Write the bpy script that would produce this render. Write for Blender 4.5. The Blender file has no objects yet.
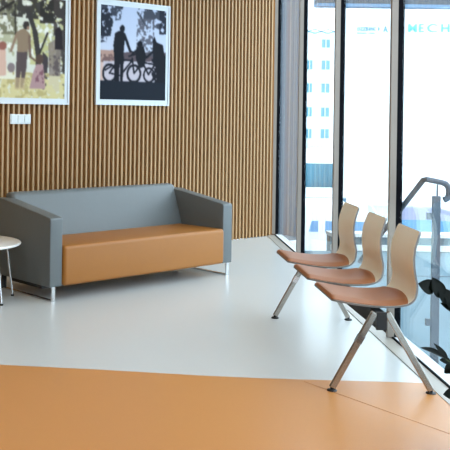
import bpy, bmesh, math, random
import numpy as np
from mathutils import Vector, Matrix
random.seed(7)
sc = bpy.context.scene
COL = sc.collection
PI = math.pi

# ------------------------------------------------------------------ materials
def srgb(r, g, b):
    f = lambda c: c / 12.92 if c <= .04045 else ((c + .055) / 1.055) ** 2.4
    return (f(r / 255), f(g / 255), f(b / 255), 1)

def mat(name, col, rough=.5, metal=0., noise=0., nscale=20., bump=0., bscale=80., stretch=None, spec=.5, coat=0., col2=None):
    m = bpy.data.materials.new(name); m.use_nodes = True
    nt = m.node_tree; N = nt.nodes; L = nt.links
    b = N['Principled BSDF']
    b.inputs['Roughness'].default_value = rough
    b.inputs['Metallic'].default_value = metal
    b.inputs['Specular IOR Level'].default_value = spec
    b.inputs['Coat Weight'].default_value = coat
    tc = N.new('ShaderNodeTexCoord'); mp = N.new('ShaderNodeMapping')
    L.new(tc.outputs['Object'], mp.inputs['Vector'])
    if stretch: mp.inputs['Scale'].default_value = stretch
    n = N.new('ShaderNodeTexNoise'); n.inputs['Scale'].default_value = nscale; n.inputs['Detail'].default_value = 5
    L.new(mp.outputs[0], n.inputs['Vector'])
    mx = N.new('ShaderNodeMix'); mx.data_type = 'RGBA'
    c2 = col2 if col2 else tuple(c * (1 - noise) for c in col[:3]) + (1,)
    mx.inputs[6].default_value = col; mx.inputs[7].default_value = c2
    L.new(n.outputs['Fac'], mx.inputs[0]); L.new(mx.outputs[2], b.inputs['Base Color'])
    if bump:
        n2 = N.new('ShaderNodeTexNoise'); n2.inputs['Scale'].default_value = bscale; n2.inputs['Detail'].default_value = 3
        L.new(mp.outputs[0], n2.inputs['Vector'])
        bp = N.new('ShaderNodeBump'); bp.inputs['Strength'].default_value = bump; bp.inputs['Distance'].default_value = .002
        L.new(n2.outputs['Fac'], bp.inputs['Height']); L.new(bp.outputs[0], b.inputs['Normal'])
    return m

def emit(name, col, s):
    m = bpy.data.materials.new(name); m.use_nodes = True
    nt = m.node_tree; nt.nodes.clear()
    e = nt.nodes.new('ShaderNodeEmission'); e.inputs[0].default_value = col; e.inputs[1].default_value = s
    o = nt.nodes.new('ShaderNodeOutputMaterial'); nt.links.new(e.outputs[0], o.inputs[0])
    return m

def glass_mat(name, tint=(.95, .985, 1, 1)):
    m = bpy.data.materials.new(name); m.use_nodes = True
    nt = m.node_tree; N = nt.nodes; L = nt.links; N.clear()
    geo = N.new('ShaderNodeNewGeometry')
    dot = N.new('ShaderNodeVectorMath'); dot.operation = 'DOT_PRODUCT'
    L.new(geo.outputs['Incoming'], dot.inputs[0]); L.new(geo.outputs['Normal'], dot.inputs[1])
    ab = N.new('ShaderNodeMath'); ab.operation = 'ABSOLUTE'; L.new(dot.outputs['Value'], ab.inputs[0])
    s1 = N.new('ShaderNodeMath'); s1.operation = 'SUBTRACT'; s1.inputs[0].default_value = 1; L.new(ab.outputs[0], s1.inputs[1])
    pw = N.new('ShaderNodeMath'); pw.operation = 'POWER'; pw.inputs[1].default_value = 5; L.new(s1.outputs[0], pw.inputs[0])
    ma = N.new('ShaderNodeMath'); ma.operation = 'MULTIPLY_ADD'; ma.inputs[1].default_value = .66; ma.inputs[2].default_value = .02
    L.new(pw.outputs[0], ma.inputs[0])
    tr = N.new('ShaderNodeBsdfTransparent'); tr.inputs[0].default_value = tint
    gl = N.new('ShaderNodeBsdfGlossy'); gl.inputs['Roughness'].default_value = .0; gl.inputs['Color'].default_value = (1, 1, 1, 1)
    mx = N.new('ShaderNodeMixShader'); L.new(ma.outputs[0], mx.inputs[0]); L.new(tr.outputs[0], mx.inputs[1]); L.new(gl.outputs[0], mx.inputs[2])
    o = N.new('ShaderNodeOutputMaterial'); L.new(mx.outputs[0], o.inputs[0])
    return m

M = {}
M['oak'] = mat('oak_slat', srgb(186, 148, 102), .5, noise=.25, nscale=6, stretch=(8, 8, .6), bump=.15)
M['felt'] = mat('dark_backing_board', srgb(134, 90, 50), .9, spec=.1)
M['floor'] = mat('pale_grey_vinyl', srgb(204, 206, 204), .26, noise=.05, nscale=60, bump=.04, bscale=15, spec=.5)
M['orange'] = mat('orange_vinyl', srgb(202, 138, 76), .33, noise=.1, nscale=140, bump=.04, bscale=15, spec=.45)
M['seam'] = mat('vinyl_weld_seam', srgb(206, 148, 96), .4)
M['white_wall'] = mat('white_painted_wall', srgb(150, 138, 122), .8, noise=.03)
M['ceiling'] = mat('white_ceiling', srgb(232, 230, 225), .85, noise=.03)
M['alu'] = mat('satin_aluminium', srgb(150, 140, 130), .5, metal=.1, noise=.04)
M['gasket'] = mat('black_rubber_gasket', srgb(10, 12, 18), .8, spec=.1)
M['glass'] = glass_mat('clear_window_glass')
M['rail_glass'] = glass_mat('clear_balustrade_glass', (.93, .97, .98, 1))
M['grey_leather'] = mat('grey_leather', srgb(100, 105, 105), .42, noise=.08, nscale=30, bump=.25, bscale=220)
M['tan_leather'] = mat('tan_leather', srgb(160, 100, 32), .5, noise=.08, nscale=25, bump=.25, bscale=220)
M['piping'] = mat('dark_seam', srgb(96, 100, 102), .6)
M['pad_leather'] = mat('saddle_brown_leather', srgb(160, 98, 54), .5, noise=.08, nscale=30, bump=.15, bscale=200)
M['chrome'] = mat('polished_steel', srgb(200, 200, 200), .16, metal=1.)
M['leg_alu'] = mat('brushed_aluminium', srgb(168, 162, 154), .26, metal=.9, noise=.08)
M['rubber'] = mat('black_plastic', srgb(20, 20, 22), .45)
M['beam'] = mat('black_powder_coated_steel', srgb(16, 18, 22), .6, spec=.2)
M['shell'] = mat('pale_laminate_shell', srgb(248, 244, 226), .45, noise=.04)
M['shell_edge'] = mat('grey_shell_edge', srgb(120, 116, 112), .5)
M['table_top'] = mat('white_laminate', srgb(244, 244, 240), .35)
M['white_frame'] = mat('white_lacquered_frame', srgb(200, 206, 210), .5)
M['plastic_white'] = mat('white_plastic', srgb(206, 212, 212), .35)
M['leaf'] = mat('glossy_dark_leaf', srgb(14, 24, 12), .4, spec=.25, noise=.4, nscale=12)
M['stem'] = mat('green_stem', srgb(50, 68, 36), .45)
M['pot'] = mat('grey_ceramic_pot', srgb(120, 120, 118), .4)
M['soil'] = mat('dark_soil', srgb(42, 32, 24), .95, noise=.5, nscale=60)
M['rail_steel'] = mat('galvanised_steel', srgb(70, 84, 98), .5, metal=.1, noise=.1)
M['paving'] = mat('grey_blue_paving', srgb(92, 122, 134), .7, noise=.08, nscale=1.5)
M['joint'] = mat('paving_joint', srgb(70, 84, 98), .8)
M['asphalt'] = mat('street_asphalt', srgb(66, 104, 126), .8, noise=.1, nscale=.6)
M['pave_light'] = mat('light_concrete', srgb(225, 230, 232), .8)
M['facade'] = mat('white_render', srgb(238, 244, 244), .85)
M['far_glass'] = mat('pale_cyan_window', srgb(96, 158, 178), .3)
M['far_frame'] = mat('pale_window_frame', srgb(205, 225, 228), .6)
M['teal'] = mat('teal_hoarding', srgb(72, 138, 160), .6, noise=.25, nscale=1.2, stretch=(6, 1, .1))
M['cyan'] = mat('cyan_sign', srgb(110, 200, 210), .5)
M['blue'] = mat('blue_sign', srgb(90, 150, 215), .5)
M['palesign'] = mat('pale_sign_print', srgb(84, 150, 176), .5)
M['car_white'] = mat('white_car_paint', srgb(236, 240, 242), .3)
M['car_lilac'] = mat('silver_lilac_car_paint', srgb(150, 152, 178), .3, metal=.0)
M['car_glass'] = mat('tinted_car_glass', srgb(104, 156, 196), .15)
M['tyre'] = mat('black_tyre', srgb(20, 20, 20), .8)
M['canopy_blue'] = mat('pale_blue_fascia', srgb(104, 134, 160), .6)
M['canopy_grey'] = mat('grey_corrugated_fascia', srgb(84, 92, 100), .7, noise=.3, nscale=3, stretch=(8, 1, .1))

# ------------------------------------------------------------------ mesh helpers
def bx(bm, x0, x1, y0, y1, z0, z1, mtx=None, mi=0):
    vs = [bm.verts.new((x, y, z)) for x in (x0, x1) for y in (y0, y1) for z in (z0, z1)]
    if mtx is not None:
        for v in vs: v.co = mtx @ v.co
    F = [(0, 1, 3, 2), (4, 6, 7, 5), (0, 4, 5, 1), (2, 3, 7, 6), (0, 2, 6, 4), (1, 5, 7, 3)]
    out = []
    for f in F:
        q = bm.faces.new([vs[i] for i in f]); q.material_index = mi; out.append(q)
    return vs, out

def tube(bm, pts, r, n=12, cap=True, radii=None):
    pts = [Vector(p) for p in pts]; rings = []
    up = Vector((0, 0, 1)); prev = None
    for i, p in enumerate(pts):
        d = (pts[min(i + 1, len(pts) - 1)] - pts[max(i - 1, 0)]).normalized()
        if prev is None:
            a = d.cross(up)
            if a.length < 1e-3: a = d.cross(Vector((1, 0, 0)))
            a.normalize()
        else:
            a = prev - d * prev.dot(d); a.normalize()
        prev = a; b = d.cross(a)
        rr = radii[i] if radii else r
        rings.append([bm.verts.new(p + (a * math.cos(t) + b * math.sin(t)) * rr) for t in [2 * PI * k / n for k in range(n)]])
    for A, B in zip(rings, rings[1:]):
        for k in range(n): bm.faces.new((A[k], A[(k + 1) % n], B[(k + 1) % n], B[k]))
    if cap:
        bm.faces.new(rings[0][::-1]); bm.faces.new(rings[-1])

def lathe(bm, prof, n=40, c=(0, 0, 0)):
    rings = []
    for r, z in prof:
        if r < 1e-5: rings.append([bm.verts.new((c[0], c[1], c[2] + z))])
        else: rings.append([bm.verts.new((c[0] + r * math.cos(2 * PI * k / n), c[1] + r * math.sin(2 * PI * k / n), c[2] + z)) for k in range(n)])
    for A, B in zip(rings, rings[1:]):
        for k in range(n):
            a0, a1 = A[k % len(A)], A[(k + 1) % len(A)]; b0, b1 = B[k % len(B)], B[(k + 1) % len(B)]
            vs = []
            for v in (a0, a1, b1, b0):
                if v not in vs: vs.append(v)
            if len(vs) > 2: bm.faces.new(vs)

def prism(bm, poly, h0, h1, axis='y', mi=0):
    """extrude a 2-D outline; axis = extrusion axis"""
    def P(a, b, h):
        return {'y': (a, h, b), 'x': (h, a, b), 'z': (a, b, h)}[axis]
    A = [bm.verts.new(P(a, b, h0)) for a, b in poly]; B = [bm.verts.new(P(a, b, h1)) for a, b in poly]
    bm.faces.new(A[::-1]); bm.faces.new(B)
    n = len(poly)
    for i in range(n): bm.faces.new((A[i], A[(i + 1) % n], B[(i + 1) % n], B[i]))

def bevel(bm, w, seg=3, edges=None):
    bmesh.ops.recalc_face_normals(bm, faces=bm.faces)
    e = edges if edges is not None else [e for e in bm.edges if len(e.link_faces) == 2 and e.calc_face_angle(0) > .5]
    bmesh.ops.bevel(bm, geom=e, offset=w, segments=seg, affect='EDGES', profile=.5, clamp_overlap=True)

def obj(name, bm, m, parent=None, smooth=False, kind=None, label=None):
    bmesh.ops.recalc_face_normals(bm, faces=bm.faces)
    me = bpy.data.meshes.new(name); bm.to_mesh(me); bm.free()
    for x in (m if isinstance(m, (list, tuple)) else [m]): me.materials.append(x)
    if smooth:
        for p in me.polygons: p.use_smooth = True
        try: me.set_sharp_from_angle(angle=math.radians(40))
        except Exception: pass
    o = bpy.data.objects.new(name, me); COL.objects.link(o)
    if parent: o.parent = parent
    if kind: o['kind'] = kind
    if label: o['label'] = label
    return o

def thing(name, label, cat, loc=(0, 0, 0), rz=0, group=None):
    o = bpy.data.objects.new(name, None); COL.objects.link(o); o.empty_display_size = .1
    o.location = loc; o.rotation_euler = (0, 0, rz); o['label'] = label; o['category'] = cat
    if group: o['group'] = group
    return o

def tag(o, label, cat, group=None):
    o['label'] = label; o['category'] = cat
    if group: o['group'] = group
    return o

def struct_empty(name, loc=(0, 0, 0), rz=0):
    o = bpy.data.objects.new(name, None); COL.objects.link(o); o.location = loc; o.rotation_euler = (0, 0, rz); o['kind'] = 'structure'
    return o

def copy_tree(o, parent=None):
    c = o.copy(); COL.objects.link(c); c.parent = parent
    for ch in list(o.children): copy_tree(ch, c)
    return c

NB = bmesh.new

# ------------------------------------------------------------------ place constants
WANG = -2.3139084                       # direction of the window wall, from the corner towards the viewer
WD = Vector((math.cos(WANG), math.sin(WANG), 0)); WN = Vector((-.73636654, .67658282, 0))   # WN points into the room
RW = Matrix(((WD.x, WN.x, 0), (WD.y, WN.y, 0), (0, 0, 1))).to_4x4()      # columns: along, inward, up
def W(s, n, z=0): return WD * s + WN * n + Vector((0, 0, z))
CEIL = 3.5

# ------------------------------------------------------------------ the room
LEN = 17.6
room = [(0, 0), (-16, 0), (-16, -13), tuple(W(LEN, 0)[:2])]
bm = NB(); prism(bm, room, -.1, 0, 'z'); obj('floor', bm, M['floor'], kind='structure')
bm = NB(); prism(bm, [(.8, .3), (-16.2, .3), (-16.2, -13.2), tuple(W(LEN, -.2)[:2]), tuple(W(0, -.2)[:2])], CEIL, CEIL + .3, 'z'); obj('ceiling', bm, M['ceiling'], kind='structure')
bm = NB(); bx(bm, -16, .02, .018, .25, 0, CEIL); obj('wall_back', bm, M['felt'], kind='structure')
bm = NB(); bx(bm, .0, .60, .02, .25, -.1, CEIL); obj('wall_outside', bm, mat('grey_outside_render', srgb(104, 112, 122), .8, noise=.1), kind='structure')
bm = NB(); bx(bm, -16.2, -16, -13, .25, 0, CEIL); obj('wall_left', bm, M['white_wall'], kind='structure')
bm = NB(); bx(bm, -16.2, -11.9, -13.2, -13, 0, CEIL); obj('wall_front', bm, M['white_wall'], kind='structure')
# slat cladding: upright oak battens on the dark board
bm = NB(); k = 0; x = -.1533
while x > -15.9:
    bx(bm, x - .011, x + .010, -.02, .0185, .004, CEIL - .002); x -= .0613886
obj('wall_slats', bm, M['oak'], kind='structure')
# orange vinyl field, its edge a long shallow arc
edge = [(-8.66, -.03), (-7.3, -1.42), (-6.6, -2.1), (-6.0, -2.71), (-5.58, -3.14), (-5.19, -3.56), (-4.95, -3.8), (-4.68, -4.04), (-4.48, -4.215), (-4.28, -4.39), tuple(W(6.13, .12)[:2])]
bm = NB(); poly = edge + [tuple(W(LEN, .12)[:2]), (-15.99, -12.99), (-15.99, -.03)]
vs = [bm.verts.new((a, b, .003)) for a, b in poly]; lo = [bm.verts.new((a, b, .0005)) for a, b in poly]
f = bm.faces.new(vs)
for i in range(len(vs)): bm.faces.new((vs[i], vs[(i + 1) % len(vs)], lo[(i + 1) % len(vs)], lo[i]))
bmesh.ops.triangulate(bm, faces=[f])
obj('floor_orange', bm, M['orange'], kind='structure')
bm = NB(); bx(bm, -.0015, .0015, -3.2, 0, .003, .0045, Matrix.Translation((-4.79, -4.0, 0)) @ Matrix.Rotation(math.atan2(-.11, .82) , 4, 'Z')); obj('trim_1', bm, M['seam'], kind='structure')
# flush aluminium threshold strip along the glass
bm = NB(); bx(bm, .05, LEN - .1, .0345, .13, .0, .006); o = obj('trim_2', bm, mat('pale_sill_strip', srgb(172, 166, 156), .4, noise=.03), kind='structure'); o.matrix_world = RW
bm = NB(); bx(bm, .05, LEN, .020, .034, -.05, .0135); o = obj('trim_3', bm, M['gasket'], kind='structure'); o.matrix_world = RW
bm = NB(); bx(bm, .05, LEN, -.06, .0195, -.12, .0115); o = obj('trim_4', bm, M['pave_light'], kind='structure'); o.matrix_world = RW
bm = NB(); bx(bm, .02, LEN, -.06, .05, CEIL - .06, CEIL); o = obj('trim_5', bm, M['alu'], kind='structure'); o.matrix_world = RW
# glass bays
edges_s = [.03, 1.7174, 3.4041, 5.1139, 6.80, 8.49, 10.18]
bm = NB(); bx(bm, 10.18, LEN + .1, -.06, .05, 0, CEIL); o = obj('wall_right', bm, M['white_wall'], kind='structure'); o.matrix_world = RW
for i in range(len(edges_s) - 1):
    s0, s1 = edges_s[i], edges_s[i + 1]
    w = struct_empty('window_%d' % (i + 1)); w.matrix_world = RW
    bm = NB(); bx(bm, s1 - .042, s1, .02, .062, .006, CEIL - .06); obj('mullion', bm, M['alu'], w)
    bm = NB(); bx(bm, s1 - .038, s1 - .001, -.022, .02, .012, CEIL - .06); obj('gasket', bm, M['gasket'], w)
    bm = NB(); bx(bm, s0 + .001, s1 - .039, -.022, -.010, .013, CEIL - .06); obj('pane', bm, M['glass'], w)
w = struct_empty('window_corner_post'); w.name = 'trim_6'; w.matrix_world = RW
bm = NB(); bx(bm, -.01, .03, .02, .062, .012, CEIL - .06); obj('mullion', bm, M['alu'], w)
bm = NB(); bx(bm, -.006, .029, -.022, .02, .012, CEIL - .06); obj('gasket', bm, M['gasket'], w)

# ------------------------------------------------------------------ ceiling lights
LIGHTS = [(-4.9, -1.05), (-7.9, -2.6), (-10.0, -1.3), (-6.4, -4.2), (-9.0, -4.2), (-11.8, -4.2), (-9.2, -9.4), (-12.2, -8.4), (-14.2, -1.6), (-13.6, -11.2)]
where = ['over the round side table', 'in front of the viewer over the pale floor', 'by the slatted wall well left of the round table', 'above the edge of the orange floor by the seats', 'above the viewer over the orange floor', 'above the orange floor left of the viewer', 'behind the viewer near the glass', 'behind the viewer in the middle of the hall', 'at the far left end of the slatted wall', 'in the rear corner of the hall']
cl0 = None
warm = emit('warm_lamp_diffuser', (1, .73, .42, 1), 13.0); neutral = emit('neutral_lamp_diffuser', (1, .93, .84, 1), 11.0)
diff = {}
for i, (x, y) in enumerate(LIGHTS):
    kind_ = i in (0, 2, 8)
    if kind_ not in diff:
        diff[kind_] = t = thing('ceiling_light', '', 'light', group='square ceiling lights')
        bm = NB()
        for a in ((-.32, .32, -.32, -.29), (-.32, .32, .29, .32), (-.32, -.29, -.29, .29), (.29, .32, -.29, .29)): bx(bm, *a, -.03, 0)
        obj('frame', bm, M['plastic_white'], t)
        bm = NB(); bx(bm, -.289, .289, -.289, .289, -.022, -.002); obj('diffuser', bm, warm if kind_ else neutral, t)
    else: t = copy_tree(diff[kind_])
    t.location = (x, y, CEIL); t['label'] = 'square ceiling light ' + where[i]

# ------------------------------------------------------------------ framed photographs
def fbm(u, v, seed, oct=4, base=6):
    rs = np.random.RandomState(seed); out = np.zeros_like(u); amp = 1; tot = 0
    for o in range(oct):
        n = base * 2 ** o; g = rs.rand(n + 2, n + 2)
        x = np.clip(u, 0, .9999) * n; y = np.clip(v, 0, .9999) * n; xi = x.astype(int); yi = y.astype(int); fx = x - xi; fy = y - yi
        fx = fx * fx * (3 - 2 * fx); fy = fy * fy * (3 - 2 * fy)
        out += amp * ((g[yi, xi] * (1 - fx) + g[yi, xi + 1] * fx) * (1 - fy) + (g[yi + 1, xi] * (1 - fx) + g[yi + 1, xi + 1] * fx) * fy)
        tot += amp; amp *= .6
    return out / tot

class Canvas:
    def __init__(s, nx, ny, fx, fy):
        u, v = np.meshgrid(np.linspace(0, 1, nx), np.linspace(0, 1, ny)); s.u, s.v = u, v
        s.x, s.y = fx(u), fy(u, v); s.c = np.ones((ny, nx, 3))
    def put(s, m, col, a=1.):
        m = (np.asarray(m, float) * a)[..., None]; s.c = s.c * (1 - m) + np.array(col) / 255. * m
    def ell(s, cx, cy, rx, ry): return ((s.x - cx) / rx) ** 2 + ((s.y - cy) / ry) ** 2 < 1
    def ring(s, cx, cy, rx, ry, w=.13):
        d = np.sqrt(((s.x - cx) / rx) ** 2 + ((s.y - cy) / ry) ** 2); return abs(d - 1) < w
    def poly(s, pts):
        inside = np.zeros(s.x.shape, bool); n = len(pts)
        for i in range(n):
            x1, y1 = pts[i]; x2, y2 = pts[(i + 1) % n]
            if y1 == y2: continue
            c = ((s.y < y1) != (s.y < y2)) & (s.x < (x2 - x1) * (s.y - y1) / (y2 - y1) + x1); inside ^= c
        return inside
    def seg(s, x1, y1, x2, y2, w):
        dx, dy = x2 - x1, y2 - y1; t = np.clip(((s.x - x1) * dx + (s.y - y1) * dy) / (dx * dx + dy * dy), 0, 1)
        return np.hypot(s.x - x1 - t * dx, s.y - y1 - t * dy) < w / 2

def soft(c):
    for _ in range(1):
        p = np.pad(c, ((1, 1), (1, 1), (0, 0)), 'edge'); c = (p[:-2, 1:-1] + p[2:, 1:-1] + p[1:-1, :-2] + p[1:-1, 2:] + 2 * c) / 6
    return c

def persp(a, b, k): return lambda u: a + (b - a) * u * (1 + k) / (1 + k * u)
NX, NY = 150, 165
# two cyclists in silhouette
fx = persp(100, 163.5, .07)
C = Canvas(NX, NY, fx, lambda u, v: (4 + (fx(u) - 100) * .11) * (1 - v) + 99.5 * v)
n1 = fbm(C.u, C.v, 3, 4, 16); n2 = fbm(C.u, C.v, 5, 3, 30)
C.c[:] = np.stack([(188 + 22 * C.v), (198 + 14 * C.v), (222 - 2 * C.v)], -1) / 255
C.put((C.y > 50) & (C.x < 118), (178, 142, 128)); C.put((C.y > 54) & (C.x < 118) & (n2 > .5), (120, 92, 88))
C.put((C.y > 52) & (C.y < 61) & (C.x > 118), (88, 74, 80)); C.put((C.y > 61) & (C.x > 103), (196, 186, 194)); C.put((C.y > 62) & (C.x < 103), (210, 180, 168))
dk = (34, 38, 50)
C.put((n1 > .47) & (C.y < 20) & (C.x < 122 - (C.y - 5) * .2), dk, .85); C.put((n1 > .38) & (C.x < 112 - abs(C.y - 22) * .18) & (C.y < 36) & (C.y > 8), dk)
C.put((n2 > .55) & (C.x < 106) & (C.y > 30) & (C.y < 42), dk, .8)
C.put((n1 > .44) & (C.x > 137 + 2 * np.sin(C.y * .4)) & (C.y < 24 + (C.x - 137) * .25), (52, 54, 64), .9); C.put((n2 > .46) & (C.x > 135) & (C.x < 152) & (C.y < 56) & (C.y > 18), (78, 76, 86), .85)
C.put((n1 > .4) & (C.x > 157) & (C.y < 34), dk)
b = (12, 14, 24)
C.put(C.poly([(114, 33), (117.5, 30.8), (122.5, 31.5), (124, 36), (122.8, 48), (122.5, 58), (113.5, 58), (112.5, 45)]), b)
C.put(C.ell(121, 28.5, 2.4, 3.6), b); C.put(C.seg(123, 34, 129, 51, 2.4), b); C.put(C.seg(129, 51, 137, 53, 1.6), b)
C.put(C.poly([(113.5, 56), (119, 56), (118.5, 82), (113.5, 82)]), b); C.put(C.poly([(119, 56), (123, 56), (122, 82), (119.7, 82)]), b)
for cx, cy, rx, ry in ((109, 73, 6.2, 8.6), (132.8, 73.3, 6.3, 8.3), (147.5, 74.5, 5, 6.8), (157.5, 75, 4.6, 6.6)):
    C.put(C.ring(cx, cy, rx, ry, .14), b)
for s_ in ((109, 73, 117, 60), (117, 60, 130, 60), (120, 75, 131, 60), (131, 58, 133, 73), (109, 73, 122, 76), (105, 70, 111, 66), (128, 56, 134, 54), (133, 73, 141, 62), (141, 62, 147, 74), (141, 62, 153, 64), (153, 62, 157, 75), (147, 74, 153, 64)):
    C.put(C.seg(*s_, 1.5), b)
C.put(C.ell(138.3, 43.8, 2.7, 3.2), b); C.put(C.poly([(135, 47), (142, 46), (144.5, 56), (143, 66), (138, 68), (134.5, 58)]), b); C.put(C.seg(136, 49, 131, 54, 2), b)
C.put(C.poly([(150.5, 41), (152.2, 36), (154.5, 42), (160.5, 44.5), (162.5, 56), (161, 62), (160.5, 82), (155, 82), (154, 66), (151, 62), (151, 50)]), b)
C.put(C.seg(152, 50, 145, 57, 2.2), b); C.put((C.x > 160) & (C.y > 55), b); C.put((C.y > 58) & (C.x > 150) & (n2 > .52) & (C.y < 82), b)
C.put(C.y > 80.5 + (C.x - 100) * .02, (16, 24, 36))
cyc = soft(C.c)
# family under the trees
fx1 = persp(-15.5, 66.3, .08)
C = Canvas(NX, NY, fx1, lambda u, v: (-7.5 + (fx1(u) + 15.5) * .105) * (1 - v) + (102 - .045 * (fx1(u) + 15.5)) * v)
n1 = fbm(C.u, C.v, 13, 4, 15); n2 = fbm(C.u, C.v, 15, 3, 28); n3 = fbm(C.u, C.v, 18, 4, 18)
C.c[:] = np.array([218, 220, 206]) / 255
C.put(n2 > .6, (236, 236, 226)); C.put((n3 > .56) & (C.y > 20) & (C.y < 60), (166, 166, 132), .8)
C.put((C.x > 30) & (n2 < .52) & (C.y < 66), (196, 192, 130), .85)
dk = (46, 42, 38)
C.put((n1 > .42) & (C.y < 17 + (C.x - 10) * .12), dk, .9); C.put((n3 > .5) & (C.y < 36) & (C.x < 17), (110, 108, 84), .8)
C.put(C.seg(-15, 20, 12, 3, 3), dk); C.put(C.seg(14, 5, 15, 36, 1.4), dk)
C.put(C.poly([(24, 10), (29, 8), (38, 34), (42, 60), (40, 92), (36, 92), (36, 55), (32, 30)]), (58, 54, 52))
C.put((n1 > .36) & (C.x > 40) & (C.y < 24), dk, .95); C.put((n1 > .4) & (C.x > 54) & (C.y < 72), (66, 58, 54), .9); C.put((C.x > 64), (60, 54, 50), .8)
C.put(C.poly([(43, 52), (49, 58), (48, 94), (44, 94)]), (66, 58, 60))
C.put(C.seg(38, 60, 48, 34, 2), dk)
C.put((C.y > 74) & (n2 > .35), (214, 202, 148)); C.put((C.y > 74) & (n3 > .55), (180, 164, 108), .8); C.put((C.y > 70) & (C.x > -12) & (C.x < 16) & (C.y < 82) & (n1 > .4), (232, 230, 208))
# man from behind
C.put(C.poly([(16.5, 53), (27.5, 53), (27, 68), (25.2, 80), (23, 90), (20.8, 90), (21.5, 72), (20, 80), (19, 90), (16, 90), (16, 70)]), (88, 74, 74)); C.put((C.y > 80) & C.poly([(15, 80), (26, 80), (25, 92), (15, 92)]), (196, 172, 132), .7)
C.put(C.poly([(15.5, 34), (21, 30), (25, 30), (29.5, 34.5), (29.5, 42), (28, 53.5), (16.8, 53.5), (16.8, 42)]), (142, 122, 100))
C.put(C.seg(16, 36, 10.5, 53, 2.6), (146, 120, 100)); C.put(C.seg(29.2, 37, 30.5, 58, 2.6), (120, 98, 84)); C.put(C.seg(30.5, 58, 36, 62, 1.8), (110, 86, 74))
C.put(C.ell(26, 26.3, 3.3, 4.2), (52, 44, 42)); C.put(C.ell(28, 29, 1.4, 2), (150, 116, 96))
# girl in a pink dress, child at left, woman at right
C.put(C.ell(40.3, 60, 4, 5), (86, 66, 56)); C.put(C.poly([(37, 65), (44, 65), (46.5, 90), (30, 90), (33, 76)]), (176, 142, 142)); C.put((n2 > .52) & C.poly([(37, 70), (44, 70), (45, 84), (36, 84)]), (128, 88, 98))
C.put(C.ell(1.5, 48, 4.5, 4.5), (150, 96, 84)); C.put(C.poly([(-6, 52), (5, 52), (6, 78), (-5, 80)]), (214, 178, 160)); C.put(C.ell(11, 70, 4, 5), (112, 96, 100), .8)
C.put(C.poly([(49, 44), (56, 40), (62, 46), (62, 76), (50, 76)]), (136, 122, 112), .85); C.put((n2 > .5) & C.poly([(50, 56), (61, 56), (61, 76), (51, 76)]), (96, 84, 82))
C.put(C.poly([(56, 30), (60, 27), (63, 32), (64, 50), (56, 50)]), (40, 32, 34)); C.put(C.poly([(50, 76), (62, 76), (62, 92), (49, 92)]) & (n3 > .4), (208, 196, 160))
fam = soft(C.c)

def framed_photo(xl, xr, zb, zt, img, label):
    t = thing('framed_photograph', label, 'picture', ((xl + xr) / 2, -.021, (zb + zt) / 2), group=None)
    w, h = (xr - xl) / 2, (zt - zb) / 2; b = .058; r = .02
    bm = NB()
    for a in ((-w, w, -h, -h + r), (-w, w, h - r, h), (-w, -w + r, -h + r, h - r), (w - r, w, -h + r, h - r)): bx(bm, a[0], a[1], -.022, 0, a[2], a[3])
    obj('frame', bm, M['white_frame'], t)
    bm = NB(); bx(bm, -w + r, w - r, -.014, 0, -h + r, h - r); obj('mount_board', bm, M['white_frame'], t)
    ny, nx, _ = img.shape; W_, H_ = w - b, h - b
    vs = [(-W_ + 2 * W_ * i / (nx - 1), -.0155, H_ - 2 * H_ * j / (ny - 1)) for j in range(ny) for i in range(nx)]
    fs = [(j * nx + i, (j + 1) * nx + i, (j + 1) * nx + i + 1, j * nx + i + 1) for j in range(ny - 1) for i in range(nx - 1)]
    me = bpy.data.meshes.new('print'); me.from_pydata(vs, [], fs)
    at = me.color_attributes.new('ink', 'FLOAT_COLOR', 'POINT')
    img = soft(soft(img)) * .93
    lin = np.where(img <= .04045, img / 12.92, ((img + .055) / 1.055) ** 2.4)
    at.data.foreach_set('color', np.concatenate([lin, np.ones((ny, nx, 1))], -1).astype(np.float32).ravel())
    m = bpy.data.materials.new('printed_photo'); m.use_nodes = True; N = m.node_tree.nodes
    a = N.new('ShaderNodeVertexColor'); a.layer_name = 'ink'; m.node_tree.links.new(a.outputs[0], N['Principled BSDF'].inputs['Base Color'])
    N['Principled BSDF'].inputs['Roughness'].default_value = .6; N['Principled BSDF'].inputs['Specular IOR Level'].default_value = .12
    me.materials.append(m)
    o = bpy.data.objects.new('print', me); COL.objects.link(o); o.parent = t
    return t
framed_photo(-3.005, -1.9416, 1.575, 2.6745, cyc, 'white-framed photo of cyclists in dark silhouette, above the sofa')
framed_photo(-4.42, -3.357, 1.570, 2.6745, fam, 'white-framed photo of a man walking under sunny trees, above the light switches')

# switch plate under the left picture
t = thing('light_switch', 'white triple light switch plate on the slatted wall', 'switch', (-3.947, -.021, 1.424))
bm = NB(); bx(bm, -.123, .123, -.008, 0, -.048, .048); bevel(bm, .003, 2); obj('switch_plate', bm, M['plastic_white'], t)
for i in range(3):
    x = -.08 + .08 * i
    bm = NB(); bx(bm, x - .033, x + .033, -.015, -.007, -.035, .038); bevel(bm, .003, 2); obj('rocker', bm, M['plastic_white'], t)

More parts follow.
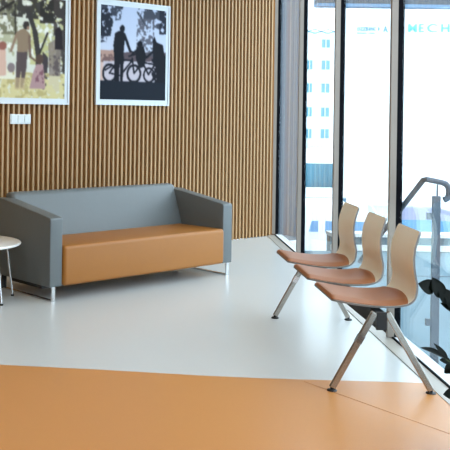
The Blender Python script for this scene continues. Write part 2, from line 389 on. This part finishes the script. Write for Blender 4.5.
# ------------------------------------------------------------------ sofa
SX0, SX1, SYF, SYB, AT = -4.706, -2.560, -1.510, -.742, .124
t = thing('sofa', 'grey leather sofa with a tan seat and chrome runners against the slatted wall', 'sofa', (SX0, SYB, 0))
sw, dp = SX1 - SX0, SYF - SYB      # local: x 0..sw, y 0..dp (negative towards the viewer)
def arm(x0, x1):
    bm = NB(); prism(bm, [(.0, .118), (.0, .765), (-.11, .765), (dp + .012, .668), (dp, .655), (dp, .118)], x0, x1, 'x'); bevel(bm, .028, 5)
    return obj('armrest', bm, M['grey_leather'], t, smooth=True)
arm(0, AT); arm(sw - AT, sw)
bm = NB(); prism(bm, [(.015, .13), (.0, .811), (-.11, .811), (-.25, .40), (-.25, .13)], AT - .04, sw - AT + .03, 'x'); bevel(bm, .042, 6); bk = obj('backrest', bm, M['grey_leather'], t, smooth=True)
def seamline(pts, par, r=.0022):
    bm = NB(); tube(bm, pts, r, 6); return obj('seam', bm, M['piping'], par)
m_ = sw / 2
bm = NB(); prism(bm, [(-.20, .125), (-.20, .432), (dp - .024, .442), (dp - .024, .118)], AT + .002, sw - AT - .002, 'x'); bevel(bm, .032, 6); st = obj('seat', bm, M['tan_leather'], t, smooth=True)
bm = NB(); bx(bm, AT - .02, sw - AT + .02, -.10, dp + .24, .06, .125); obj('seat_base_shade', bm, M['rubber'], t)  # black seat base, built down low to deepen the shade under the sofa
for x in (.028, sw - .028 - .035):
    bm = NB()
    bx(bm, x, x + .035, dp + .010, dp + .020, 0, .119); bx(bm, x, x + .035, dp + .02, -.085, 0, .010)
    lg = obj('leg', bm, M['chrome'], t)
    bm = NB(); bx(bm, x - .0, x + .035, -.085, -.055, .0, .119); obj('rear_leg_shade', bm, M['rubber'], lg)  # rear leg coloured black to stand in for the shade beneath the sofa

# ------------------------------------------------------------------ round table
t = thing('side_table', 'round white side table with thin chrome legs at the left end of the sofa', 'table', (-5.13, -1.02, 0))
bm = NB(); lathe(bm, [(0, .436), (.375, .436), (.398, .444), (.402, .452), (.399, .457), (.396, .46), (.393, .4601), (0, .4601)], 72); obj('tabletop', bm, M['table_top'], t, smooth=True)
bm = NB(); lathe(bm, [(0, .424), (.20, .424), (.20, .435), (0, .435)], 32); obj('mounting_plate', bm, M['chrome'], t)
for a in (-17, -80, 100, 163):
    c, s = math.cos(math.radians(a)), math.sin(math.radians(a))
    bm = NB(); tube(bm, [(.30 * c, .30 * s, .436), (.355 * c, .355 * s, .012)], .0085, 12); lg = obj('leg', bm, M['chrome'], t, smooth=True)
    bm = NB(); tube(bm, [(.355 * c, .355 * s, 0), (.355 * c, .355 * s, .014)], .013, 12); obj('foot_glide', bm, M['rubber'], lg)
    bm = NB(); tube(bm, [(.20 * c * .8, .20 * s * .8, .430), (.30 * c, .30 * s, .430)], .007, 8); obj('strut', bm, M['chrome'], t)

# ------------------------------------------------------------------ row of three seats on one beam
CH = math.atan2(-.7503109, -.66108513)
# local frame: x = backwards (towards the glass), y = along the row towards the far end -> use -CD for y so the frame is right-handed
PD = Vector((.7503109, -.66108513, 0)); CD = Vector((-.66108513, -.7503109, 0))
# X=PD, Y = Z x X
t = thing('beam_seating', 'row of three pale-backed seats with brown pads on one beam beside the glass', 'seating', (-3.58372, -2.85441, 0), math.atan2(PD.y, PD.x))
# in local coordinates the row runs towards -y  (Z x PD = -CD)
prof = [(-.022, .482), (.02, .476), (.09, .464), (.2, .452), (.30, .451), (.355, .456), (.402, .468), (.433, .492), (.449, .527), (.454, .576), (.447, .62), (.441, .665), (.4395, .72), (.445, .77), (.456, .810), (.468, .845), (.479, .872)]
def smoothp(P, n=4):
    out = []
    for i in range(len(P) - 1):
        p0, p1, p2, p3 = P[max(i - 1, 0)], P[i], P[i + 1], P[min(i + 2, len(P) - 1)]
        for k in range(n):
            q = k / n
            out.append(tuple(.5 * (2 * b + (c - a) * q + (2 * a - 5 * b + 4 * c - d) * q * q + (3 * b - a - 3 * c + d) * q ** 3) for a, b, c, d in zip(p0, p1, p2, p3)))
    out.append(P[-1]); return out
SP = smoothp(prof, 3)
def normals(P):
    out = []
    for i in range(len(P)):
        a = P[max(i - 1, 0)]; b = P[min(i + 1, len(P) - 1)]; dx, dz = b[0] - a[0], b[1] - a[1]; l = math.hypot(dx, dz); out.append((-dz / l, dx / l))
    return out
SN = normals(SP)
def halfw(i):     # half-width of the shell along its profile
    z = SP[i][1]; x = SP[i][0]
    if z > .50: return .226 - .036 * min(1, (z - .50) / .38)
    return .226
def make_shell():
    bm = NB(); th = .011; rows = []; ncr = 8
    for i, (p, nn) in enumerate(zip(SP, SN)):
        hw = halfw(i)
        L_ = len(SP) - 1
        d_end = min(i, L_ - i)
        if d_end == 0: hw -= .014
        elif d_end == 1: hw -= .004
        up = [bm.verts.new((p[0] + nn[0] * th, -y, p[1] + nn[1] * th)) for y in [-hw + 2 * hw * k / ncr for k in range(ncr + 1)]]
        dn = [bm.verts.new((p[0], -y, p[1])) for y in [-hw + 2 * hw * k / ncr for k in range(ncr + 1)]]
        rows.append((up, dn))
    for (u0, d0), (u1, d1) in zip(rows, rows[1:]):
        for k in range(ncr):
            bm.faces.new((u0[k], u0[k + 1], u1[k + 1], u1[k])); bm.faces.new((d0[k], d1[k], d1[k + 1], d0[k + 1]))
        for k in (0, ncr):
            f = bm.faces.new((u0[k], u1[k], d1[k], d0[k])); f.material_index = 1
    for (u, d) in (rows[0], rows[-1]):
        for k in range(ncr):
            f = bm.faces.new((u[k], d[k], d[k + 1], u[k + 1])); f.material_index = 1
    return bm
def make_pad():
    bm = NB(); ncr = 14; rows = []; th0 = .011
    idx = [i for i, p in enumerate(SP) if p[0] < .425 and p[1] < .5]
    n = 26
    def at(s):     # point and normal at a fraction of the seat part of the profile
        f = s * (len(SP) * .999 - 1); i = int(f); q = f - i; i2 = min(i + 1, len(SP) - 1)
        return tuple(SP[i][j] * (1 - q) + SP[i2][j] * q for j in (0, 1)), tuple(SN[i][j] * (1 - q) + SN[i2][j] * q for j in (0, 1))
    smax_c = (len(idx) + 1.2) / len(SP); smax_e = (len(idx) - 2.6) / len(SP)
    top, bot = [], []
    for j in range(n + 1):
        rt, rb = [], []
        for k in range(ncr + 1):
            y = -1 + 2 * k / ncr
            smax = smax_e + (smax_c - smax_e) * (1 - y * y)
            p, nn = at(j / n * smax)
            hw = .2235 - (.008 if j == 0 else .002 if j == 1 else 0)
            edge = min(1, min((1 - abs(y)) * 5, j / 2.2, (n - j) / 3.0)); h = .004 + .016 * math.sqrt(max(0, 1 - (1 - edge) ** 2))
            h += .006 * (1 - y * y) * math.sin(PI * j / n)
            rt.append(bm.verts.new((p[0] + nn[0] * (th0 + h), -y * hw, p[1] + nn[1] * (th0 + h))))
            rb.append(bm.verts.new((p[0] + nn[0] * (th0 + .0002), -y * hw, p[1] + nn[1] * (th0 + .0002))))
        top.append(rt); bot.append(rb)
    for j in range(n):
        for k in range(ncr):
            bm.faces.new((top[j][k], top[j][k + 1], top[j + 1][k + 1], top[j + 1][k])); bm.faces.new((bot[j][k], bot[j + 1][k], bot[j + 1][k + 1], bot[j][k + 1]))
        for k in (0, ncr): bm.faces.new((top[j][k], top[j + 1][k], bot[j + 1][k], bot[j][k]))
    for k in range(ncr):
        for j in (0, n): bm.faces.new((top[j][k], bot[j][k], bot[j][k + 1], top[j][k + 1]))
    return bm
sh0 = obj('seat_shell', make_shell(), [M['shell'], M['shell_edge']], t, smooth=True)
pad0 = obj('seat_pad', make_pad(), M['pad_leather'], sh0, smooth=True)
bm = NB(); bx(bm, .11, .35, -.10, -.06, .443, .4535); bx(bm, .11, .35, .06, .10, .443, .4535); bx(bm, .2, .27, -.12, .12, .436, .447); mb0 = obj('bracket', bm, M['beam'], sh0)
for i in range(3):
    s = sh0 if i == 0 else sh0.copy()
    if i:
        COL.objects.link(s)
        for c_ in (pad0, mb0):
            c = c_.copy(); COL.objects.link(c); c.parent = s
    s.parent = t; s.location = (0, -(.256 + .6308 * i), 0)
bm = NB(); bx(bm, .206, .258, -1.80, -.03, .348, .440); bevel(bm, .004, 2); obj('beam', bm, M['beam'], t)
for y in (-.075, -1.80):
    for x0, x1, ztop, dy, sgn in ((-.03, .196, .440, -.008, 1), (.506, .262, .440, -.008, -1)):
        yy = y + (dy if y < -1 else -dy)
        # tapering flat bar: wide (.046) across its run, .02 thick along the row
        a = Vector((x0, yy, .018)); b = Vector((x1, yy, ztop)); d = (b - a).normalized(); side = Vector((d.z, 0, -d.x))
        bm = NB(); vs = []
        for p, w in ((a, .017), (b, .018)):
            for sx in (-1, 1):
                for sy in (-1, 1): vs.append(bm.verts.new(p + side * w * sx + Vector((0, .012 * sy, 0))))
        for f in ((0, 1, 3, 2), (4, 6, 7, 5), (0, 4, 5, 1), (2, 3, 7, 6), (0, 2, 6, 4), (1, 5, 7, 3)): bm.faces.new([vs[q] for q in f])
        bevel(bm, .004, 2); lg = obj('leg', bm, M['leg_alu'], t)
        bm = NB(); lathe(bm, [(0, 0), (.026, 0), (.028, .004), (.024, .010), (.010, .012), (.010, .026), (0, .026)], 20, (x0, yy, 0)); obj('foot_glide', bm, M['rubber'], lg, smooth=True)
        if sgn > 0:
            q0 = a + (b - a) * .60; q1 = a + (b - a) * .70
            bm = NB()
            vs = []
            for p in (q0, q1):
                for sx in (-1, 1):
                    for sy in (-1, 1): vs.append(bm.verts.new(p + side * .0185 * sx + Vector((0, .0135 * sy, 0))))
            for f in ((0, 1, 3, 2), (4, 6, 7, 5), (0, 4, 5, 1), (2, 3, 7, 6), (0, 2, 6, 4), (1, 5, 7, 3)): bm.faces.new([vs[q] for q in f])
            obj('collar', bm, M['chrome'], lg)
    ye = -1.812 if y < -1 else -.03
    bm = NB(); bx(bm, .204, .260, ye - .008, ye + .012, .345, .442); obj('beam_end_cap', bm, M['rubber'], t)

# ------------------------------------------------------------------ plant
RX = Vector((.7821, -.6232, 0))
t = thing('potted_plant', 'dark glossy-leaved potted plant by the glass at the right edge', 'plant', (-5.141, -5.221, 0), math.atan2(RX.y, RX.x))
bm = NB(); lathe(bm, [(0, .002), (.10, .002), (.115, .01), (.14, .27), (.138, .28), (.128, .28), (.122, .235), (0, .235)], 36); obj('pot', bm, M['pot'], t, smooth=True)
bm = NB(); lathe(bm, [(0, .236), (.121, .236), (.10, .247), (0, .25)], 24); obj('soil', bm, M['soil'], t)
def P2(u, v, y=0):   # plant-local point, x across, z up
    return Vector(((u - 490) / 227.5, y, 1.542 - (v - (u - 66) * .0142 - 107.5) / 227.5))
def leaf(bm, a, b, w, up=Vector((0, -.25, 1))):
    a, b = Vector(a), Vector(b); d = b - a; L = d.length; dn = d.normalized(); side = dn.cross(up)
    if side.length < .05: side = Vector((0, 1, 0))
    side.normalize(); nn = side.cross(dn)
    n = 9; rows = []
    for i in range(n + 1):
        q = i / n; hw = w * (math.sin(PI * min(1, q ** .8)) ** .75) * .5 if 0 < i < n else w * .03
        c = a + d * q + nn * (.10 * L * math.sin(PI * q) * .6)
        rows.append([bm.verts.new(c - side * hw + nn * hw * .3), bm.verts.new(c), bm.verts.new(c + side * hw + nn * hw * .3)])
    fs = []
    for A, B in zip(rows, rows[1:]):
        fs.append(bm.faces.new((A[0], A[1], B[1], B[0]))); fs.append(bm.faces.new((A[1], A[2], B[2], B[1])))
    r = bmesh.ops.solidify(bm, geom=fs, thickness=.0012)
def stem(pts, leaves, name='stem'):
    bm = NB(); tube(bm, pts, .005, 8, radii=[.009 - .006 * i / (len(pts) - 1) for i in range(len(pts))]); s = obj('stem', bm, M['stem'], t, smooth=True)
    for (a, b, w, up) in leaves:
        bm = NB(); leaf(bm, a, b, w, up); obj('leaf', bm, M['leaf'], s, smooth=True)
front = Vector((.0, -1, .35))   # leaf faces the room
flat = Vector((0, -.25, 1))
# stem that crosses in front of the railing post, upper
stem([(-.03, .0, .245), (-.07, 0, .45), (-.095, .0, .62), P2(462, 312), P2(449, 299), P2(440, 291), P2(434, 286)],
     [(P2(437, 290), P2(420.5, 283.5), .068, front), (P2(444, 298), P2(434.5, 277.5), .062, front), (P2(452, 303), P2(441, 288), .065, front),
      (P2(458, 308), P2(447, 293), .06, front), (P2(462, 313), P2(470, 288), .05, front), (P2(459, 311), P2(443, 303), .036, front)])
stem([(-.05, .01, .245), (-.09, -.01, .36), P2(462, 372, -.02), P2(452, 362, -.02), P2(445, 356, -.02)],
     [(P2(446, 357, -.02), P2(421.5, 346.5, -.02), .040, Vector((0, -.55, 1))), (P2(449, 358, -.02), P2(435, 342, -.02), .024, front), (P2(452, 360, -.02), P2(441, 358.5, -.02), .030, front),
      (P2(456, 362, -.02), P2(446, 372, -.02), .045, front), (P2(458, 365, -.02), P2(454, 346, -.02), .04, front)])
stem([(-.07, -.04, .245), (-.10, -.07, .29), P2(458, 386, -.09), P2(450, 389, -.09)],
     [(P2(456, 387, -.09), P2(438.5, 388, -.09), .058, front), (P2(461, 387, -.09), P2(449, 402, -.09), .05, front)])
rs = random.Random(4)
for k in range(9):
    a = -1.9 + k * .47; lean = .16 + .12 * rs.random(); H = .6 + .35 * rs.random()
    dx, dy = math.cos(a), math.sin(a)
    if dx < -.15: lean *= .35
    pts = [Vector((.05 * dx, .05 * dy, .24)) + Vector((dx * lean * q * q, dy * lean * q * q, H * q)) for q in [i / 6 for i in range(7)]]
    lv = []
    for i in range(2, 7):
        for sgn in (-1, 1):
            p = pts[i]; sd = Vector((-dy, dx, 0)) * sgn; e = p + (sd * .075 + Vector((dx * .02, dy * .02, .055)))
            if e.x < -.16: continue
            lv.append((p, e, .036, Vector((dx, dy, .7))))
    stem(pts, lv)

# ------------------------------------------------------------------ outside, railing beside the glass
PS, PN = 5.435, -.142
R = thing('stair_railing', 'grey steel handrail on a square post standing outside the glass', 'railing', W(PS, PN, -.1)); R.rotation_euler = (0, 0, WANG)
Rinv = None
# local frame: x along the wall towards the viewer, y = into the room?  (WANG rotation: y axis = Z x WD)
YL = Vector((-WD.y, WD.x, 0)); sg = 1 if YL.dot(WN) > 0 else -1
def RL(s, n, z): return Vector((s - PS, sg * (n - PN), z + .1))
bm = NB(); bx(bm, -.010, .010, -.026, .026, .008, 1.107); bevel(bm, .003, 2); pst = obj('post', bm, M['rail_steel'], R)
bm = NB(); bx(bm, -.05, .05, -.075, .04, 0, .012); bevel(bm, .003, 2); obj('base_plate', bm, M['rail_steel'], R)
bm = NB(); tube(bm, [(0, sg * -.005, 1.10), (0, sg * -.005, 1.18)], .006, 10); obj('bracket', bm, M['rail_steel'], R)
a0, a1 = RL(5.44 - 1.6, -.062, 1.115 - .8), RL(5.44, -.062, 1.115)
pts = [a0, a1 + (a0 - a1) * .01, RL(5.44, -.075, 1.113), RL(5.436, -.12, 1.104), RL(5.431, -.175, 1.094), RL(5.430, -.20, 1.085), RL(5.429, -.217, 1.068), RL(5.428, -.224, 1.035), RL(5.428, -.222, 1.01), RL(5.429, -.210, .99), RL(5.430, -.192, .982)]
bm = NB(); tube(bm, pts, .018, 14, radii=[.018] * 5 + [.02] * 6); obj('handrail', bm, M['rail_steel'], R, smooth=True)
for z in (.877, .195):
    bm = NB(); bx(bm, -.012, .012, -.014, .016, -.022, .022, Matrix.Translation(RL(5.438, -.098, z))); obj('glass_clamp', bm, M['rail_steel'], R)

# ------------------------------------------------------------------ outside: terrace, street, buildings.  Local frame: x right, y away from the hall
OUT = struct_empty('floor_outside', (-9.092, -7.187, 0), -.672756)
def EX(u, D): return (u - 65.9) / 910.06 * D
bm = NB(); prism(bm, [tuple((Matrix.Rotation(.672756, 3, 'Z') @ (W(s, n) - Vector((-9.092, -7.187, 0))))[:2]) for s, n in ((-.3, -.16), (9.5, -.16))] + [(9.5, 10.7), (-1, 10.7)], -.3, -.1, 'z'); obj('terrace', bm, M['paving'], OUT)
bm = NB(); bx(bm, 2.2, 9.5, 9.12, 9.15, -.1, -.0985); obj('joint', bm, M['joint'], OUT)
bm = NB(); bx(bm, -60, 90, 11.2, 140, -3.3, -2.9); obj('street', bm, M['asphalt'], OUT)
for D0, D1 in ((41, 43.4), (46.5, 52.3), (29.5, 31), (53.6, 109)):
    bm = NB(); bx(bm, -40, 70, D0, D1, -2.9, -2.84); obj('pavement', bm, M['pave_light'], OUT)
bm = NB(); prism(bm, [(EX(348, 50), 50), (EX(347, 31), 31), (40, 31), (40, 50)], -2.9, -2.83, 'z'); obj('forecourt', bm, M['pave_light'], OUT)
OUTM = Matrix.Translation((-9.092, -7.187, 0)) @ Matrix.Rotation(-.672756, 4, 'Z')
def outthing(name, label, cat, x, y, z, group=None):
    p = OUTM @ Vector((x, y, z)); return thing(name, label, cat, p, -.672756, group)
t = outthing('parapet', 'low pale parapet with white cap at the far edge of the terrace', 'wall', 4, 10.8, -.1)
bm = NB(); bx(bm, -.85, 5.5, -.04, .12, -2.8, .165); obj('wall', bm, M['paving'], t)
bm = NB(); bx(bm, -.85, 5.5, -.08, .16, .165, .205); obj('cap', bm, M['pave_light'], t)
bm = NB(); bx(bm, -.85, 5.5, -.09, -.04, .005, .07); obj('base_strip', bm, M['pave_light'], t)

def car(t, L, Wd, H, paint, wins):
    """side view faces -y; x along the car"""
    bm = NB(); prism(bm, wins['body'], 0, Wd, 'y'); bevel(bm, .06, 3); b = obj('body', bm, paint, t, smooth=True)
    for poly in wins['glass']:
        bm = NB(); prism(bm, poly, -.012, .02, 'y'); obj('window', bm, M['car_glass'], b)
    for x in wins['wheels']:
        for y in (-.01, Wd - .19):
            bm = NB(); tube(bm, [(x, y, .33), (x, y + .2, .33)], .33, 24); obj('wheel', bm, M['tyre'], t)
D = 20.
x0 = EX(306, D); 
t = outthing('van', 'white van with blue tinted windows parked in the street below', 'van', x0, D, -2.9)
zt = 1.542 - (206 - 3.4 - 107.5) / 910 * D + 2.9
car(t, 4.9, 1.9, zt, M['car_white'], dict(body=[(-.05, .35), (0, 1.2), (.14, zt - .05), (.5, zt), (1.2, zt), (1.9, zt - .35), (2.2, zt - .75), (2.9, zt - .95), (3.0, .35)],
    glass=[[(.10, zt - .56), (.16, zt - .32), (.30, zt - .32), (.30, zt - .56)], [(.46, zt - .56), (.46, zt - .32), (.78, zt - .34), (.78, zt - .56)], [(1.0, zt - .56), (1.0, zt - .32), (1.6, zt - .34), (1.75, zt - .56)]], wheels=(.6, 2.3)))
D = 24.
t = outthing('car', 'silver-lilac car behind the parapet beside the handrail post', 'car', EX(396, D), D, -2.9)
zt = 1.542 - (206 - 4.8 - 107.5) / 910 * D + 2.9
car(t, 4.6, 1.8, zt, M['car_lilac'], dict(body=[(-.35, .3), (-.3, .9), (-.1, zt - .1), (.4, zt), (1.2, zt - .04), (2.2, zt - .28), (2.9, zt - .4), (3.7, zt - .85), (4.0, .3)],
    glass=[[(0.1, zt - .75), (.1, zt - .36), (1.0, zt - .36), (1.0, zt - .75)], [(1.15, zt - .75), (1.15, zt - .36), (2.0, zt - .46), (2.0, zt - .75)]], wheels=(.6, 3.2)))
D = 22.
t = outthing('trestle', 'pale steel frame with a white cross brace seen between the seat backs', 'frame', EX(368, D), D, -2.9)
zt = 1.542 - (204.5 - 4.3 - 107.5) / 910 * D + 2.9
bm = NB(); bx(bm, 0, .72, .03, .05, zt - 1.0, zt - .03); obj('panel', bm, M['far_frame'], t)
for a, b in (((0, zt), (.72, zt)), ((0, 0), (0, zt)), ((.72, 0), (.72, zt)), ((0, zt - .45), (.72, zt - .45))):
    bm = NB(); tube(bm, [(a[0], 0, a[1]), (b[0], 0, b[1])], .03, 8); obj('rail', bm, M['pave_light'], t)
for a, b in (((0.1, zt), (.36, zt - .45)), ((.36, zt - .45), (.66, zt))):
    bm = NB(); tube(bm, [(a[0], 0, a[1]), (b[0], 0, b[1])], .03, 8); obj('brace', bm, M['pave_light'], t)
# teal hoarding
D = 53.
t = outthing('hoarding', 'pale teal board fence across the street in front of the office block', 'fence', EX(298, D), D, -2.9)
zt = 1.542 - (163 - 3.2 - 107.5) / 910 * D + 2.9
for k in range(4):
    bm = NB(); bx(bm, k * .6 , k * .6 + .585, 0, .05, 0, zt); obj('board', bm, M['teal'], t)
# office block
D = 110.
t = outthing('office_block', 'white multi-storey block with rows of small windows across the street', 'building', EX(290, D), D, -2.9)
BW = EX(350, D) - EX(290, D)
zr = 1.542 - (31 - 3.2 - 107.5) / 910 * D + 2.9
bm = NB(); bx(bm, 0, BW, 0, 10, 0, zr); obj('wall', bm, M['facade'], t)
bm = NB()
for k in range(5):
    for sg2 in (-1, 1):
        bx(bm, -.85, .85, -.1, 0, -.06, .06, Matrix.Translation((k * BW / 4.6 + .5, 0, zr)) @ Matrix.Rotation(.30 * sg2, 4, 'Y'))
obj('eaves_trim', bm, M['far_glass'], t)
for vy, h in ((43.5, 9), (65, 10), (88, 10), (112, 10), (133.5, 10)):
    for ux in (302, 312 - 3.2, 324.8, 340.8):
        w = 9. if ux > 310 else 6.5
        if vy < 50 and ux != 324.8: continue
        xa, xb = EX(ux - w / 2, D) - EX(290, D), EX(ux + w / 2, D) - EX(290, D); z0 = 1.542 - (vy + h / 2 - 3.6 - 107.5) / 910 * D + 2.9; z1 = z0 + h / 910 * D
        bm = NB()
        bx(bm, xa, xb, -.12, 0, z1 - .06, z1); bx(bm, xa, xb, -.12, 0, z0, z0 + .06); bx(bm, xa, xa + .06, -.12, 0, z0, z1); bx(bm, xb - .06, xb, -.12, 0, z0, z1); bx(bm, (xa + xb) / 2 - .05, (xa + xb) / 2 + .05, -.12, 0, z0, z1)
        wf = obj('window', bm, M['far_frame'], t); bm = NB(); bx(bm, xa, xb, -.06, 0, z0, z1); obj('pane', bm, M['far_glass'], wf)
# white hall with the lettering
D = 50.
HX = EX(348, D)
t = outthing('white_hall', 'big white hall with pale blue lettering high on its side', 'building', HX, D, -2.9)
HW = 22
z200 = 1.542 - (197 - 4.3 - 107.5) / 910 * D + 2.9
bm = NB(); bx(bm, 0, HW, 0, 2.4, 0, 12.5); obj('wall', bm, M['facade'], t)
def zpix(v, u): return 1.542 - (v - (u - 66) * .0142 - 107.5) / 910 * D + 2.9
def letter(ch, u0, u1, v0, v1, m):
    cu = bpy.data.curves.new('letter', 'FONT'); cu.body = ch; cu.size = 1; cu.extrude = .03; cu.offset = .003
    o = bpy.data.objects.new('tmp', cu); COL.objects.link(o); bpy.context.view_layer.update()
    dg = bpy.context.evaluated_depsgraph_get(); me = bpy.data.meshes.new_from_object(o.evaluated_get(dg)); bpy.data.objects.remove(o)
    co = [v.co.copy() for v in me.vertices]; mnx, mxx = min(c.x for c in co), max(c.x for c in co); mny, mxy = min(c.y for c in co), max(c.y for c in co)
    X0, X1 = EX(u0 - 1.3, D) - HX, EX(u1 - 1.3, D) - HX; Z0, Z1 = zpix(v1, u0), zpix(v0, u0)
    for v, c in zip(me.vertices, co):
        v.co = (X0 + (c.x - mnx) / (mxx - mnx) * (X1 - X0), -.08 - c.z, Z0 + (c.y - mny) / (mxy - mny) * (Z1 - Z0))
    me.name = 'letter'; me.materials.clear(); me.materials.append(m)
    o = bpy.data.objects.new('letter', me); COL.objects.link(o); o.parent = t
for ch, a, b in (('M', 408, 416.5), ('E', 419, 423.5), ('C', 427, 437), ('H', 441, 449), ('A', 452, 460)): letter(ch, a, b, 24, 32.3, M['cyan'])
letter('A', 383, 387.5, 26, 32.5, M['blue']); letter('I', 392.5, 394.5, 25, 32.5, M['blue'])
for ch, a, b in (('O', 357, 359.5), ('Z', 360, 362.5), ('Z', 363, 365.5), ('B', 366, 368), ('I', 369, 369.8), ('N', 370.6, 373), ('C', 373.6, 375.6), ('I', 378, 379)): letter(ch, a, b, 27.2, 30.8, M['palesign'])
for a, b in ((357, 366.5), (369, 375)):
    bm = NB(); bx(bm, EX(a - 1.3, D) - HX, EX(b - 1.3, D) - HX, -.05, 0, zpix(33.6, a), zpix(32.9, a)); obj('sign_line', bm, M['palesign'], t)
# canopy across the forecourt
D = 20.
t = outthing('canopy', 'grey canopy edge with a pale blue lower band above the forecourt', 'canopy', EX(316, D), D, -2.9)
zc = 1.542 - (6.3 - 3.6 - 107.5) / 910 * D + 2.9
bm = NB(); bx(bm, 0, 9, 0, .3, zc + .07, zc + .45); obj('fascia', bm, M['canopy_grey'], t)
bm = NB(); bx(bm, 0, 9, -.02, .3, zc, zc + .07); obj('lower_band', bm, M['canopy_blue'], t)
for x in (4.2, 8.6):
    bm = NB(); bx(bm, x, x + .12, .1, .22, 0, zc); obj('column', bm, M['pave_light'], t)

# ------------------------------------------------------------------ sky
w = bpy.data.worlds.new('sky'); sc.world = w; w.use_nodes = True
bg = w.node_tree.nodes['Background']; bg.inputs[0].default_value = (.77, .895, 1, 1); bg.inputs[1].default_value = 4.3

# ------------------------------------------------------------------ camera
cam = bpy.data.cameras.new('camera'); co = bpy.data.objects.new('camera', cam); COL.objects.link(co)
yaw, roll = -.672756, .01418
Rv = Vector((math.cos(yaw), math.sin(yaw), 0)); F = Vector((-math.sin(yaw), math.cos(yaw), 0)); U = Vector((0, 0, 1))
R3 = Rv * math.cos(roll) + U * math.sin(roll); U3 = U * math.cos(roll) - Rv * math.sin(roll)
mw = Matrix((R3, U3, -F)).transposed().to_4x4(); mw.translation = (-9.09204, -7.18728, 1.54211)
co.matrix_world = mw
cam.sensor_width = 36; cam.lens = 36 * 910.06 / 450; cam.shift_x = 159.13 / 450; cam.shift_y = -117.5 / 450
cam.clip_start = .05; cam.clip_end = 500
sc.camera = co
sc.view_settings.view_transform = 'Standard'; sc.view_settings.look = 'None'; sc.view_settings.gamma = 1; sc.view_settings.use_curve_mapping = False
sc.view_settings.exposure = 0.0
sc.cycles.use_denoising = True
sc.cycles.max_bounces = 10; sc.cycles.diffuse_bounces = 5; sc.cycles.transparent_max_bounces = 24; sc.cycles.glossy_bounces = 5
sc.cycles.sample_clamp_indirect = 8
